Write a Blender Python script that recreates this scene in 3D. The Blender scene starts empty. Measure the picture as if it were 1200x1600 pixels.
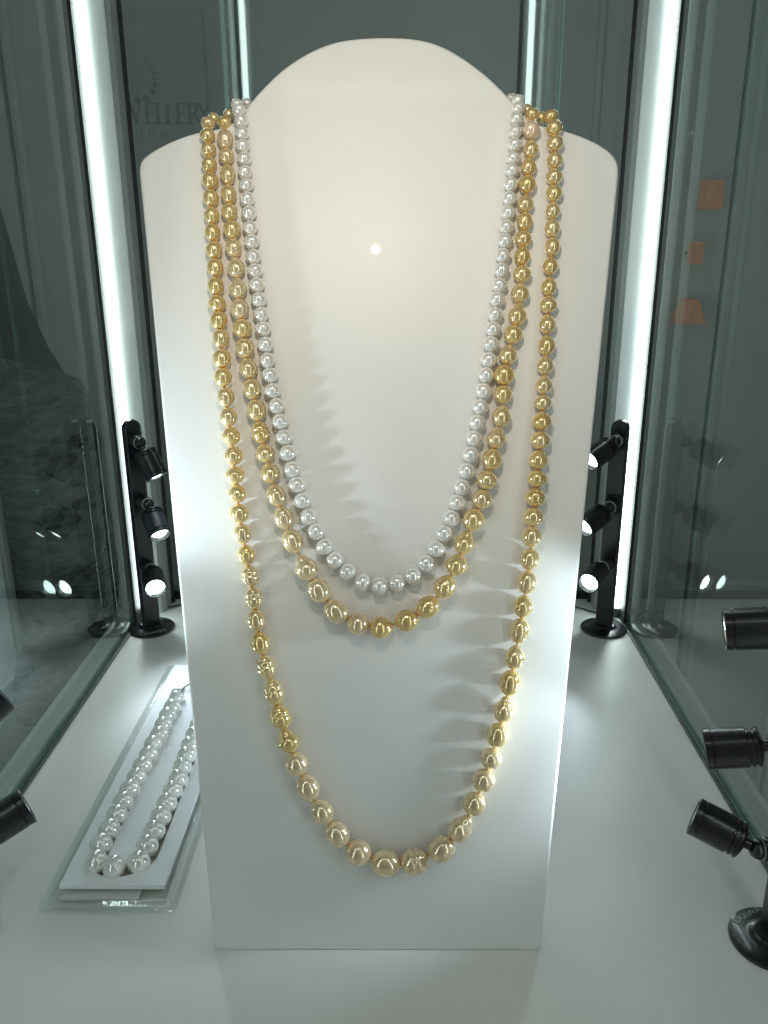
import bpy, math, random
from mathutils import Vector, Matrix, noise

random.seed(7)
scene = bpy.context.scene
col = scene.collection
R = math.radians

# ------------------------------------------------------------------ camera, world, light, exposure
CAM_H, PITCH = 0.40, R(18.2)
cam_data = bpy.data.cameras.new('camera')
cam = bpy.data.objects.new('camera', cam_data)
col.objects.link(cam)
cam.location = (0, 0, CAM_H)
cam.rotation_euler = (R(90) - PITCH, 0, 0)
cam_data.sensor_width = 36
cam_data.lens = 1301 / 1600 * 36
cam_data.shift_x = -21 / 1600
cam_data.clip_start = 0.005
cam_data.clip_end = 50
scene.camera = cam

world = bpy.data.worlds.new('World')
scene.world = world
world.use_nodes = True
bg = world.node_tree.nodes['Background']
bg.inputs['Color'].default_value = (0.92, 0.98, 0.955, 1)      # dim hall around the cabinet
bg.inputs['Strength'].default_value = 0.085

LED_STRENGTH = 15.0        # LED strips of the rear corner posts
LED_FRONT = 10.5            # wider LED strips round the front opening
LENS_STRENGTH = 9.0       # visible lens of the small spotlights
SPOT_FRONT = 1.0           # W, spots on the two front stands (times each head's own dimmer)
SPOT_BACK = 0.40           # W, spots on the two rear stands
OVERHEAD = 2.2             # W, warm lamp over the bust

scene.view_settings.view_transform = 'Standard'
scene.view_settings.look = 'None'
scene.view_settings.exposure = 0.08
scene.view_settings.gamma = 1.0
scene.render.engine = 'CYCLES'
scene.cycles.use_denoising = True
scene.cycles.max_bounces = 7
scene.cycles.transparent_max_bounces = 16
scene.cycles.glossy_bounces = 6
scene.cycles.caustics_reflective = True
scene.cycles.blur_glossy = 0.3
scene.cycles.sample_clamp_indirect = 4.0

# ------------------------------------------------------------------ helpers
def link(o, parent=None):
    col.objects.link(o)
    if parent is not None:
        o.parent = parent
    return o

def tag(o, label=None, cat=None, group=None, kind=None):
    if label: o['label'] = label
    if cat: o['category'] = cat
    if group: o['group'] = group
    if kind: o['kind'] = kind
    return o

def empty(name, loc=(0, 0, 0), parent=None):
    o = bpy.data.objects.new(name, None)
    o.location = loc
    o.empty_display_size = 0.02
    return link(o, parent)

class MB:
    """collects polygons, then becomes one mesh object"""
    def __init__(s):
        s.v, s.f, s.m = [], [], []
    def add(s, verts, faces, mat=0):
        b = len(s.v)
        s.v += [tuple(p) for p in verts]
        s.f += [tuple(i + b for i in f) for f in faces]
        s.m += [mat] * len(faces)
        return s
    def box(s, x0, x1, y0, y1, z0, z1, mat=0, mats=None):
        vs = [(x, y, z) for x in (x0, x1) for y in (y0, y1) for z in (z0, z1)]
        fs = [(0, 1, 3, 2), (4, 6, 7, 5), (0, 4, 5, 1), (2, 3, 7, 6), (0, 2, 6, 4), (1, 5, 7, 3)]  # -x +x -y +y -z +z
        b = len(s.v)
        s.v += vs
        for i, f in enumerate(fs):
            s.f.append(tuple(k + b for k in f)); s.m.append(mats[i] if mats else mat)
        return s
    def prism(s, pts, z0, z1, mat=0):
        n = len(pts)
        vs = [(x, y, z0) for x, y in pts] + [(x, y, z1) for x, y in pts]
        fs = [(i, (i + 1) % n, n + (i + 1) % n, n + i) for i in range(n)]
        fs += [tuple(reversed(range(n))), tuple(range(n, 2 * n))]
        return s.add(vs, fs, mat)
    def lathe(s, prof, seg=40, mat=0, mtx=None, cap0=True, cap1=True):
        vs, fs = [], []
        n = len(prof)
        for r, z in prof:
            for k in range(seg):
                a = 2 * math.pi * k / seg
                p = Vector((r * math.cos(a), r * math.sin(a), z))
                vs.append(mtx @ p if mtx else p)
        for i in range(n - 1):
            for k in range(seg):
                k2 = (k + 1) % seg
                fs.append((i * seg + k, i * seg + k2, (i + 1) * seg + k2, (i + 1) * seg + k))
        if cap0: fs.append(tuple(reversed(range(seg))))
        if cap1: fs.append(tuple(range((n - 1) * seg, n * seg)))
        return s.add(vs, fs, mat)
    def tube(s, pts, rad, seg=8, mat=0, closed=False):
        pts = [Vector(p) for p in pts]
        n = len(pts); vs, fs = [], []
        up = Vector((0, 0, 1))
        for i, p in enumerate(pts):
            t = (pts[(i + 1) % n] - pts[i - 1]) if closed else (pts[min(i + 1, n - 1)] - pts[max(i - 1, 0)])
            t.normalize()
            a = t.cross(up)
            if a.length < 1e-3: a = t.cross(Vector((1, 0, 0)))
            a.normalize(); b = t.cross(a)
            for k in range(seg):
                an = 2 * math.pi * k / seg
                vs.append(p + (a * math.cos(an) + b * math.sin(an)) * rad)
        for i in range(n if closed else n - 1):
            j = (i + 1) % n
            for k in range(seg):
                k2 = (k + 1) % seg
                fs.append((i * seg + k, i * seg + k2, j * seg + k2, j * seg + k))
        return s.add(vs, fs, mat)
    def mesh(s, name, mats, smooth=False, angle=None):
        me = bpy.data.meshes.new(name)
        me.from_pydata(s.v, [], s.f)
        for m in (mats if isinstance(mats, (list, tuple)) else [mats]): me.materials.append(m)
        me.polygons.foreach_set('material_index', s.m)
        if smooth: me.polygons.foreach_set('use_smooth', [True] * len(s.f))
        me.update()
        if smooth and angle is not None:
            me.set_sharp_from_angle(angle=angle)
        return me
    def build(s, name, mats, parent=None, smooth=False, angle=R(35), bevel=0, bseg=2):
        o = bpy.data.objects.new(name, s.mesh(name, mats, smooth, angle))
        link(o, parent)
        if bevel:
            b = o.modifiers.new('bevel', 'BEVEL'); b.width = bevel; b.segments = bseg
            b.limit_method = 'ANGLE'; b.angle_limit = R(40); b.harden_normals = False
        return o

def frame(z, origin=(0, 0, 0), hint=(0, 0, 1)):
    """matrix whose local +Z points along z"""
    z = Vector(z).normalized(); h = Vector(hint)
    x = h.cross(z)
    if x.length < 1e-4: x = Vector((1, 0, 0)).cross(z)
    x.normalize(); y = z.cross(x)
    m = Matrix((x, y, z)).transposed().to_4x4()
    m.translation = Vector(origin)
    return m

# ------------------------------------------------------------------ materials
def mat(name):
    m = bpy.data.materials.new(name); m.use_nodes = True
    nt = m.node_tree
    return m, nt, nt.nodes, nt.links, nt.nodes['Principled BSDF']

def setp(b, **k):
    for a, v in k.items():
        b.inputs[a.replace('_', ' ')].default_value = v

def coords(nt, kind='Object', scale=(1, 1, 1)):
    t = nt.nodes.new('ShaderNodeTexCoord'); mp = nt.nodes.new('ShaderNodeMapping')
    mp.inputs['Scale'].default_value = scale
    nt.links.new(t.outputs[kind], mp.inputs['Vector'])
    return mp.outputs['Vector']

def ramp(nt, fac, stops):
    r = nt.nodes.new('ShaderNodeValToRGB')
    el = r.color_ramp.elements
    while len(el) < len(stops): el.new(0.5)
    for e, (p, c) in zip(el, stops):
        e.position = p; e.color = (*c, 1)
    nt.links.new(fac, r.inputs['Fac'])
    return r.outputs['Color']

def tex(nt, vec, scale, detail=3, rough=0.5, kind='ShaderNodeTexNoise'):
    n = nt.nodes.new(kind)
    n.inputs['Scale'].default_value = scale
    if 'Detail' in n.inputs: n.inputs['Detail'].default_value = detail
    if 'Roughness' in n.inputs: n.inputs['Roughness'].default_value = rough
    nt.links.new(vec, n.inputs['Vector'])
    return n

def bump(nt, b, h, strength, dist=0.001):
    n = nt.nodes.new('ShaderNodeBump')
    n.inputs['Strength'].default_value = strength; n.inputs['Distance'].default_value = dist
    nt.links.new(h, n.inputs['Height']); nt.links.new(n.outputs['Normal'], b.inputs['Normal'])

def plain(name, color, rough=0.5, metallic=0.0, var=0.06, scale=40, bmp=0.0, coat=0.0, coat_rough=0.05, spec=0.5):
    m, nt, N, L, b = mat(name)
    v = coords(nt)
    n = tex(nt, v, scale, 4, 0.6)
    lo = tuple(c * (1 - var) for c in color); hi = tuple(min(1, c * (1 + var)) for c in color)
    L.new(ramp(nt, n.outputs['Fac'], [(0.3, lo), (0.7, hi)]), b.inputs['Base Color'])
    setp(b, Roughness=rough, Metallic=metallic, Coat_Weight=coat, Coat_Roughness=coat_rough, Specular_IOR_Level=spec)
    if bmp: bump(nt, b, tex(nt, v, scale * 12, 3).outputs['Fac'], bmp, 0.0004)
    return m

def emit(name, color, strength):
    m, nt, N, L, b = mat(name)
    setp(b, Base_Color=(0.8, 0.8, 0.8, 1), Emission_Color=(*color, 1), Emission_Strength=strength)
    return m

def clear(name, tint, gloss_scale=1.0, rough=0.0, base=0.045, haze=0.0, wob=0.0):
    """thin clear sheet: see-through, with reflection that grows towards grazing angles"""
    m, nt, N, L, b = mat(name)
    N.remove(b)
    out = N['Material Output']
    lw = N.new('ShaderNodeLayerWeight'); lw.inputs['Blend'].default_value = 0.5
    p = N.new('ShaderNodeMath'); p.operation = 'POWER'; p.inputs[1].default_value = 4.2
    L.new(lw.outputs['Facing'], p.inputs[0])
    ma = N.new('ShaderNodeMath'); ma.operation = 'MULTIPLY_ADD'; ma.use_clamp = True
    ma.inputs[1].default_value = 0.95 * gloss_scale; ma.inputs[2].default_value = base
    L.new(p.outputs[0], ma.inputs[0])
    tr = N.new('ShaderNodeBsdfTransparent'); tr.inputs['Color'].default_value = (*tint, 1)
    gl = N.new('ShaderNodeBsdfGlossy'); gl.inputs['Roughness'].default_value = rough
    gl.inputs['Color'].default_value = (0.92, 1.0, 0.98, 1)
    if wob:
        bn = N.new('ShaderNodeBump'); bn.inputs['Strength'].default_value = wob; bn.inputs['Distance'].default_value = 0.003
        L.new(tex(nt, coords(nt), 70, 4, 0.6).outputs['Fac'], bn.inputs['Height']); L.new(bn.outputs[0], gl.inputs['Normal'])
    mx = N.new('ShaderNodeMixShader')
    L.new(ma.outputs[0], mx.inputs[0]); L.new(tr.outputs[0], mx.inputs[1]); L.new(gl.outputs[0], mx.inputs[2])
    if haze:
        d = N.new('ShaderNodeBsdfDiffuse'); d.inputs['Color'].default_value = (0.8, 0.85, 0.83, 1)
        m2 = N.new('ShaderNodeMixShader'); m2.inputs[0].default_value = haze
        L.new(mx.outputs[0], m2.inputs[1]); L.new(d.outputs[0], m2.inputs[2]); mx = m2
    L.new(mx.outputs[0], out.inputs['Surface'])
    return m

def pearl_mat(name, a, b_, c, metal, rough, coat):
    """nacre: overtone drifts over each pearl and from pearl to pearl"""
    m, nt, N, L, b = mat(name)
    oi = N.new('ShaderNodeObjectInfo')
    base = ramp(nt, oi.outputs['Random'], [(0.0, a), (0.5, b_), (1.0, c)])
    v = coords(nt)
    n = tex(nt, v, 1.3, 3, 0.6)
    sh = N.new('ShaderNodeMixRGB'); sh.blend_type = 'MULTIPLY'
    L.new(n.outputs['Fac'], sh.inputs['Fac'])
    L.new(base, sh.inputs['Color1']); sh.inputs['Color2'].default_value = (0.90, 0.88, 0.82, 1)
    L.new(sh.outputs[0], b.inputs['Base Color'])
    setp(b, Metallic=metal, Roughness=rough, Coat_Weight=coat, Coat_Roughness=0.02, Coat_IOR=1.75)
    return m

M = {}
M['board'] = plain('bust_white_lacquer', (0.80, 0.795, 0.775), 0.42, var=0.012, scale=9, bmp=0.03, coat=0.05, coat_rough=0.025)
def add_specks(m, scale, keep):
    nt = m.node_tree; N, L = nt.nodes, nt.links; b = N['Principled BSDF']
    src = b.inputs['Base Color'].links[0].from_socket
    vo = N.new('ShaderNodeTexVoronoi'); vo.inputs['Scale'].default_value = scale
    L.new(coords(nt), vo.inputs['Vector'])
    a = N.new('ShaderNodeMath'); a.operation = 'LESS_THAN'; a.inputs[1].default_value = 0.03; L.new(vo.outputs['Distance'], a.inputs[0])
    sc = N.new('ShaderNodeSeparateColor'); L.new(vo.outputs['Color'], sc.inputs[0])
    g = N.new('ShaderNodeMath'); g.operation = 'GREATER_THAN'; g.inputs[1].default_value = keep; L.new(sc.outputs[0], g.inputs[0])
    mu = N.new('ShaderNodeMath'); mu.operation = 'MULTIPLY'; L.new(a.outputs[0], mu.inputs[0]); L.new(g.outputs[0], mu.inputs[1])
    mx = N.new('ShaderNodeMixRGB'); L.new(mu.outputs[0], mx.inputs['Fac']); L.new(src, mx.inputs['Color1']); mx.inputs['Color2'].default_value = (0.12, 0.11, 0.10, 1)
    L.new(mx.outputs[0], b.inputs['Base Color'])
add_specks(M['board'], 26, 0.93)
M['card'] = plain('white_card', (0.88, 0.90, 0.91), 0.6, var=0.02, scale=60)
M['trench'] = plain('cream_foam', (0.62, 0.60, 0.50), 0.8, var=0.06, scale=120, bmp=0.2)
M['paper'] = plain('label_paper', (0.78, 0.78, 0.75), 0.7, var=0.03, scale=60)
M['post'] = plain('post_white_enamel', (0.74, 0.77, 0.74), 0.45, var=0.03, scale=14)
M['flange'] = plain('post_grey_aluminium', (0.34, 0.36, 0.33), 0.5, metallic=0.15, var=0.05, scale=30)
M['gasket'] = plain('black_rubber', (0.010, 0.014, 0.013), 0.6, var=0.2, scale=60)
M['sealant'] = plain('grey_sealant', (0.045, 0.06, 0.05), 0.5, var=0.3, scale=90)
M['ledge'] = plain('ledge_grey_enamel', (0.50, 0.53, 0.48), 0.5, var=0.06, scale=25)
M['black'] = plain('black_anodised', (0.007, 0.0085, 0.011), 0.30, var=0.3, scale=160, bmp=0.05, coat=0.35, coat_rough=0.12)
M['ringwhite'] = plain('nylon_ring', (0.38, 0.42, 0.42), 0.5)
M['print'] = plain('white_print', (0.42, 0.47, 0.46), 0.7, var=0.35, scale=900)
M['print_dim'] = plain('grey_print', (0.085, 0.088, 0.095), 0.7, var=0.6, scale=900)
M['led'] = emit('led_strip_light', (0.78, 0.98, 0.97), LED_STRENGTH)
M['led_chip'] = emit('led_chip_light', (0.86, 1.0, 0.98), LED_STRENGTH * 2.2)
M['led_front'] = emit('front_led_light', (0.86, 1.0, 0.965), LED_FRONT)
M['lens'] = emit('spot_lens_light', (0.84, 1.0, 0.98), LENS_STRENGTH)
M['reflector'] = plain('lens_reflector', (0.75, 0.80, 0.80), 0.12, metallic=0.9, var=0.05)
M['warm_lens'] = emit('warm_lens_light', (1.0, 0.86, 0.66), 30.0)
M['glass'] = clear('pane_glass', (0.95, 0.98, 0.97), 0.78)
M['glass_edge'] = plain('pane_edge', (0.55, 0.86, 0.80), 0.25, var=0.2, scale=20, coat=0.6)
M['plastic'] = clear('clear_plastic', (0.965, 0.975, 0.97), 1.0, 0.03, 0.18, 0.06, 0.2)
M['gold'] = pearl_mat('golden_nacre', (0.87, 0.62, 0.24), (0.92, 0.71, 0.34), (0.91, 0.72, 0.41), 0.54, 0.18, 1.0)
M['gold_pale'] = pearl_mat('champagne_nacre', (0.93, 0.73, 0.42), (0.95, 0.78, 0.50), (0.95, 0.74, 0.49), 0.50, 0.18, 1.0)
M['peach_glint'] = pearl_mat('peach_lamp_reflection', (0.97, 0.74, 0.56), (0.97, 0.74, 0.56), (0.97, 0.74, 0.56), 0.30, 0.15, 1.0)  # one pearl coloured peach to paint a lamp's reflection over it
M['white'] = pearl_mat('white_nacre', (0.94, 0.92, 0.885), (0.95, 0.92, 0.90), (0.94, 0.935, 0.91), 0.34, 0.15, 1.0)
M['white_big'] = pearl_mat('ivory_nacre', (0.93, 0.93, 0.89), (0.94, 0.935, 0.90), (0.93, 0.935, 0.91), 0.30, 0.16, 1.0)
M['thread_gold'] = plain('gold_silk', (0.55, 0.33, 0.10), 0.7, var=0.2, scale=800)
M['thread_white'] = plain('white_silk', (0.7, 0.69, 0.66), 0.7, var=0.1, scale=800)

# floor laminate with a few dust specks
def floor_mat():
    m, nt, N, L, b = mat('floor_laminate')
    v = coords(nt)
    n = tex(nt, v, 6, 4, 0.6)
    base = ramp(nt, n.outputs['Fac'], [(0.3, (0.79, 0.78, 0.74)), (0.7, (0.82, 0.805, 0.765))])
    vo = N.new('ShaderNodeTexVoronoi'); vo.inputs['Scale'].default_value = 22
    L.new(v, vo.inputs['Vector'])
    lt = N.new('ShaderNodeMath'); lt.operation = 'LESS_THAN'; lt.inputs[1].default_value = 0.022
    L.new(vo.outputs['Distance'], lt.inputs[0])
    sel = N.new('ShaderNodeSeparateColor'); L.new(vo.outputs['Color'], sel.inputs[0])
    gt = N.new('ShaderNodeMath'); gt.operation = 'GREATER_THAN'; gt.inputs[1].default_value = 0.90
    L.new(sel.outputs[0], gt.inputs[0])
    mu = N.new('ShaderNodeMath'); mu.operation = 'MULTIPLY'
    L.new(lt.outputs[0], mu.inputs[0]); L.new(gt.outputs[0], mu.inputs[1])
    mx = N.new('ShaderNodeMixRGB'); L.new(mu.outputs[0], mx.inputs['Fac'])
    L.new(base, mx.inputs['Color1']); mx.inputs['Color2'].default_value = (0.10, 0.10, 0.09, 1)
    L.new(mx.outputs[0], b.inputs['Base Color'])
    r = ramp(nt, tex(nt, v, 14, 4, 0.7).outputs['Fac'], [(0.3, (0.36,) * 3), (0.7, (0.48,) * 3)])
    L.new(r, b.inputs['Roughness'])
    bump(nt, b, tex(nt, v, 900, 2).outputs['Fac'], 0.05, 0.0003)
    return m
M['floor'] = floor_mat()
OUTER = """-95.7,489.2,-13.4,6.0,6.9,0.03,r; -96.0,480.9,-0.5,7.7,7.2,-0.02,r; -95.4,472.1,4.4,7.9,7.1,-0.07,r; -94.9,464.3,4.4,7.9,7.7,-0.05,r; -94.6,456.0,4.4,8.0,8.9,-0.05,c
-94.0,447.0,4.7,8.7,9.2,-0.04,o; -93.8,437.4,4.6,8.3,9.1,-0.02,o; -93.5,427.8,4.4,8.0,9.6,-0.04,c; -93.0,418.1,4.6,8.3,9.5,-0.07,o; -92.2,408.4,4.8,8.7,9.9,-0.07,c
-91.5,398.3,4.8,8.7,9.9,-0.05,o; -91.3,387.9,4.8,8.7,9.9,-0.04,o; -90.6,378.3,4.9,9.1,9.4,-0.08,c; -89.8,368.6,4.9,9.1,10.1,-0.09,o; -88.7,358.3,5.0,9.1,10.5,-0.07,o
-88.2,347.0,5.3,9.8,10.6,-0.05,o; -87.6,336.4,5.1,9.5,10.6,-0.10,o; -86.1,325.0,5.1,9.5,11.0,-0.13,o; -84.7,314.0,5.1,9.5,10.6,-0.13,c; -83.3,303.1,5.2,9.5,10.6,-0.12,c
-82.1,291.8,5.3,9.9,11.0,-0.09,c; -81.2,280.8,5.5,10.2,9.9,-0.09,c; -80.1,270.4,5.3,9.9,11.0,-0.11,d; -78.8,258.7,5.5,10.3,11.0,-0.13,o; -77.2,247.1,5.4,9.9,11.4,-0.15,o
-75.1,235.0,5.4,9.9,11.8,-0.17,c; -73.0,222.8,5.4,9.9,12.1,-0.17,w; -70.9,210.2,5.4,9.9,12.2,-0.13,w; -69.7,197.3,5.4,9.9,12.9,-0.14,o; -67.2,184.0,5.6,10.3,13.0,-0.20,o
-64.1,170.2,5.6,10.3,13.7,-0.26,w; -59.7,155.9,5.9,11.1,14.9,-0.27,w; -56.0,141.3,6.1,11.5,14.2,-0.28,w; -51.5,127.3,6.3,11.8,13.8,-0.33,p; -46.7,113.9,6.7,12.6,13.8,-0.39,g
-40.1,99.9,6.7,12.6,15.3,-0.49,o; -32.0,86.0,6.7,12.6,15.2,-0.56,d; -23.0,72.7,6.9,13.0,15.4,-0.72,o; -10.9,62.2,7.3,13.7,15.0,-1.03,r; 4.9,55.8,7.4,14.1,17.1,-1.41,o
21.7,56.7,7.4,14.1,16.0,1.32,w; 37.3,64.1,7.1,13.4,15.7,0.94,o; 48.6,76.2,6.7,12.6,16.6,0.62,p; 56.3,90.5,6.5,12.2,13.8,0.44,r; 61.7,104.4,6.7,12.6,13.4,0.35,r
65.9,117.0,6.3,11.8,12.2,0.29,r; 69.7,130.6,6.3,11.8,14.2,0.26,o; 73.4,145.5,5.9,11.1,15.3,0.23,p; 76.6,161.0,6.1,11.4,14.7,0.19,o; 79.3,175.9,5.9,11.1,13.9,0.18,d
82.0,191.2,5.7,10.7,14.4,0.16,o; 84.0,205.3,5.7,10.7,12.9,0.15,l; 86.3,219.2,5.7,10.7,13.2,0.13,o; 87.7,232.5,5.7,10.6,12.4,0.09,o; 88.8,245.5,5.7,10.6,11.7,0.08,o
89.7,256.9,5.7,10.6,10.6,0.08,r; 90.7,268.0,5.7,10.6,10.5,0.09,r; 91.6,278.7,5.7,10.6,9.7,0.07,r; 92.3,289.6,5.3,9.9,10.5,0.08,c; 93.4,300.6,5.5,10.2,10.4,0.09,r
94.2,311.7,5.5,10.2,10.4,0.05,d; 94.6,322.0,5.1,9.5,8.8,0.05,r; 95.3,332.2,5.0,9.1,10.6,0.06,d; 95.9,343.5,5.0,9.1,10.6,0.07,d; 96.7,354.3,5.0,9.1,10.6,0.05,o
97.0,366.6,4.9,9.1,10.8,0.03,d; 97.5,377.6,4.9,9.1,9.8,0.04,d; 97.9,388.0,4.6,8.4,10.3,0.05,d; 98.5,399.5,4.6,8.4,10.1,0.08,d; 99.6,410.1,4.4,8.0,9.9,0.04,o
99.3,420.3,4.6,8.3,9.5,0.01,o; 99.7,430.5,4.4,8.0,9.7,0.05,d; 100.3,439.8,4.6,8.3,8.9,0.03,o; 100.3,449.1,4.7,8.7,8.7,0.01,r; 100.5,458.1,4.6,8.3,8.7,0.01,o
100.5,467.6,4.7,8.7,8.6,-0.02,o; 100.1,476.2,4.5,8.3,8.6,-0.08,o; 99.1,484.6,-0.5,8.0,7.6,-0.31,r; 95.9,489.6,-13.4,6.0,7.6,-0.56,r"""
MIDDLE = """-86.8,491.4,-13.4,6.0,6.4,-0.01,r; -86.7,481.2,-0.5,7.3,7.3,-0.07,r; -85.4,470.0,4.6,8.3,10.3,-0.09,o; -84.8,460.7,4.4,8.0,8.4,-0.06,r; -84.1,450.5,4.4,8.0,10.8,-0.05,c
-83.6,439.6,4.6,8.3,10.6,-0.04,c; -83.3,429.6,4.6,8.3,9.4,-0.09,r; -81.9,419.6,4.9,9.1,10.1,-0.11,r; -81.1,409.5,4.8,8.7,10.1,-0.10,c; -79.7,398.3,4.9,9.1,11.4,-0.11,d
-78.7,386.8,4.9,9.1,11.7,-0.08,p; -77.8,375.0,5.3,9.8,11.3,-0.11,r; -76.3,364.0,5.3,9.8,10.6,-0.13,r; -74.9,352.8,5.3,9.8,11.0,-0.14,o; -73.1,341.6,5.3,9.8,11.3,-0.16,c
-71.1,329.7,5.3,9.8,11.3,-0.18,o; -68.7,317.7,5.5,10.2,12.1,-0.19,o; -66.4,305.1,5.3,9.9,12.4,-0.19,w; -64.0,293.4,5.5,10.2,11.0,-0.23,d; -61.1,281.9,5.5,10.2,11.5,-0.26,d
-57.5,269.1,5.5,10.3,12.8,-0.29,c; -53.5,256.3,5.7,10.6,13.2,-0.33,c; -48.4,242.9,5.9,11.0,13.8,-0.42,o; -40.9,227.7,6.5,12.1,15.4,-0.49,p; -33.4,214.6,6.5,12.1,14.3,-0.61,o
-23.4,202.6,6.5,12.1,15.1,-0.86,o; -10.9,195.3,6.5,12.1,12.5,-1.22,r; 2.5,193.2,6.5,12.1,13.6,1.50,D; 17.1,197.3,6.5,12.1,13.6,1.16,r; 29.3,205.0,6.5,12.1,14.3,0.85,g
39.1,216.5,6.5,12.1,14.0,0.60,g; 45.7,229.3,6.1,11.4,12.8,0.41,l; 50.3,242.2,5.7,10.6,13.6,0.35,p; 55.1,255.2,6.1,11.4,12.7,0.38,o; 60.0,266.9,5.9,11.0,11.0,0.33,r
62.9,277.9,5.9,11.0,10.6,0.25,r; 65.8,289.8,5.7,10.6,12.1,0.22,c; 68.3,302.0,5.5,10.2,12.1,0.21,p; 71.1,314.4,5.5,10.2,12.1,0.14,d; 71.9,326.8,5.1,9.5,10.6,0.05,r
72.3,337.7,5.7,10.6,11.3,0.12,o; 74.6,349.2,5.3,9.8,11.3,0.22,d; 77.4,360.6,5.3,9.8,10.6,0.23,r; 79.9,372.0,5.1,9.5,12.5,0.17,p; 81.3,384.1,5.1,9.4,10.6,0.11,d
82.3,394.7,5.1,9.4,9.0,0.06,r; 82.5,404.9,4.6,8.3,10.4,0.03,c; 83.0,414.5,4.8,8.7,8.9,0.07,r; 83.8,424.2,4.6,8.3,10.3,0.05,o; 84.0,434.2,4.7,8.7,9.5,0.06,d
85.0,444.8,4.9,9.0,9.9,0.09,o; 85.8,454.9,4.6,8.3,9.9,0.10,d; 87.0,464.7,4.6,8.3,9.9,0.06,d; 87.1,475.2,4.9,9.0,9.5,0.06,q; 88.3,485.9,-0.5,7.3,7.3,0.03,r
87.7,494.0,-13.4,6.0,6.4,-0.07,r"""
WHITE = """-76.1,497.6,-13.2,5.6,5.6,0.49,r; -79.5,491.3,-0.5,6.7,6.7,0.13,r; -77.6,486.8,3.8,6.9,6.3,-0.28,r; -76.4,480.4,4.1,7.4,6.7,-0.12,r; -75.9,473.6,4.1,7.5,6.9,-0.06,r
-75.6,466.6,4.2,7.6,7.0,-0.08,r; -74.7,459.5,4.2,7.6,7.2,-0.08,r; -74.4,451.9,4.3,7.7,7.1,-0.07,r; -73.7,444.8,4.3,7.8,7.2,-0.08,r; -73.2,436.9,4.3,7.9,7.9,-0.09,r
-72.3,428.9,4.4,8.0,8.0,-0.09,r; -71.7,420.8,4.4,8.0,7.9,-0.10,r; -70.8,413.0,4.4,8.1,7.9,-0.11,r; -69.9,404.7,4.5,8.2,7.9,-0.11,r; -69.0,396.8,4.5,8.2,8.0,-0.11,r
-68.2,388.7,4.5,8.3,8.2,-0.13,r; -66.9,380.4,4.6,8.4,8.4,-0.15,r; -65.8,372.1,4.6,8.4,8.2,-0.13,r; -64.7,363.9,4.6,8.5,8.3,-0.14,r; -63.4,355.1,4.7,8.6,8.6,-0.13,r
-62.4,346.2,4.7,8.6,8.6,-0.15,r; -60.9,337.7,4.7,8.7,8.7,-0.17,r; -59.5,328.8,4.8,8.7,8.7,-0.20,r; -57.3,320.3,4.8,8.8,8.8,-0.23,r; -55.3,311.3,4.8,8.8,8.8,-0.22,r
-53.2,302.4,4.8,8.9,8.9,-0.23,r; -51.1,293.5,4.9,9.0,9.0,-0.24,r; -48.8,284.1,4.9,9.0,9.0,-0.27,r; -45.9,275.2,4.9,9.1,9.1,-0.33,r; -42.7,266.2,5.0,9.1,9.1,-0.34,r
-39.5,256.9,5.0,9.2,9.2,-0.40,r; -35.1,248.2,5.0,9.2,9.3,-0.50,r; -30.2,239.7,5.0,9.3,9.3,-0.58,r; -24.3,231.8,5.1,9.3,9.3,-0.73,r; -17.1,225.2,5.1,9.3,9.3,-0.90,r
-8.1,219.1,5.1,9.4,9.4,-1.17,r; 1.4,217.4,5.1,9.4,9.4,-1.55,r; 11.5,218.7,5.1,9.4,9.5,1.30,r; 20.7,222.8,5.1,9.3,9.5,0.97,r; 28.4,230.3,5.1,9.3,9.4,0.72,r
34.1,238.3,5.0,9.3,9.4,0.55,r; 38.7,247.2,5.0,9.2,9.4,0.46,r; 42.9,256.1,5.0,9.2,9.2,0.39,r; 46.0,264.9,5.0,9.1,9.1,0.31,r; 48.7,274.0,4.9,9.1,9.1,0.29,r
51.5,283.2,4.9,9.0,9.0,0.26,r; 53.7,292.5,4.9,9.0,9.0,0.22,r; 55.6,301.7,4.8,8.9,8.9,0.20,r; 57.4,310.8,4.8,8.8,8.8,0.19,r; 59.1,319.7,4.8,8.8,8.8,0.20,r
61.0,328.8,4.8,8.7,8.7,0.18,r; 62.3,337.8,4.7,8.7,8.7,0.15,r; 63.8,346.4,4.7,8.6,8.6,0.16,r; 65.1,355.5,4.7,8.6,8.5,0.14,r; 66.2,363.9,4.6,8.5,8.3,0.13,r
67.3,372.1,4.6,8.4,8.2,0.13,r; 68.4,380.6,4.6,8.4,8.3,0.15,r; 69.7,388.7,4.5,8.3,8.2,0.14,r; 70.8,397.0,4.5,8.2,8.2,0.11,r; 71.6,405.2,4.5,8.2,8.2,0.12,r
72.7,413.5,4.4,8.1,8.0,0.12,r; 73.5,421.4,4.4,8.0,7.9,0.10,r; 74.3,429.3,4.4,8.0,7.9,0.10,r; 75.1,437.2,4.3,7.9,7.9,0.09,r; 75.8,445.2,4.3,7.8,7.8,0.09,r
76.5,452.9,4.3,7.7,6.8,0.09,r; 77.1,459.7,4.2,7.6,6.8,0.10,r; 77.9,467.2,4.2,7.6,7.5,0.07,r; 78.2,474.6,4.1,7.5,7.0,0.07,r; 78.9,481.6,4.0,7.3,6.3,0.14,r
80.0,487.6,3.8,6.8,5.9,0.11,r; 80.2,493.7,-0.5,6.6,6.6,-0.16,r; 77.9,500.5,-13.2,5.6,5.6,-0.33,r"""
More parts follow.
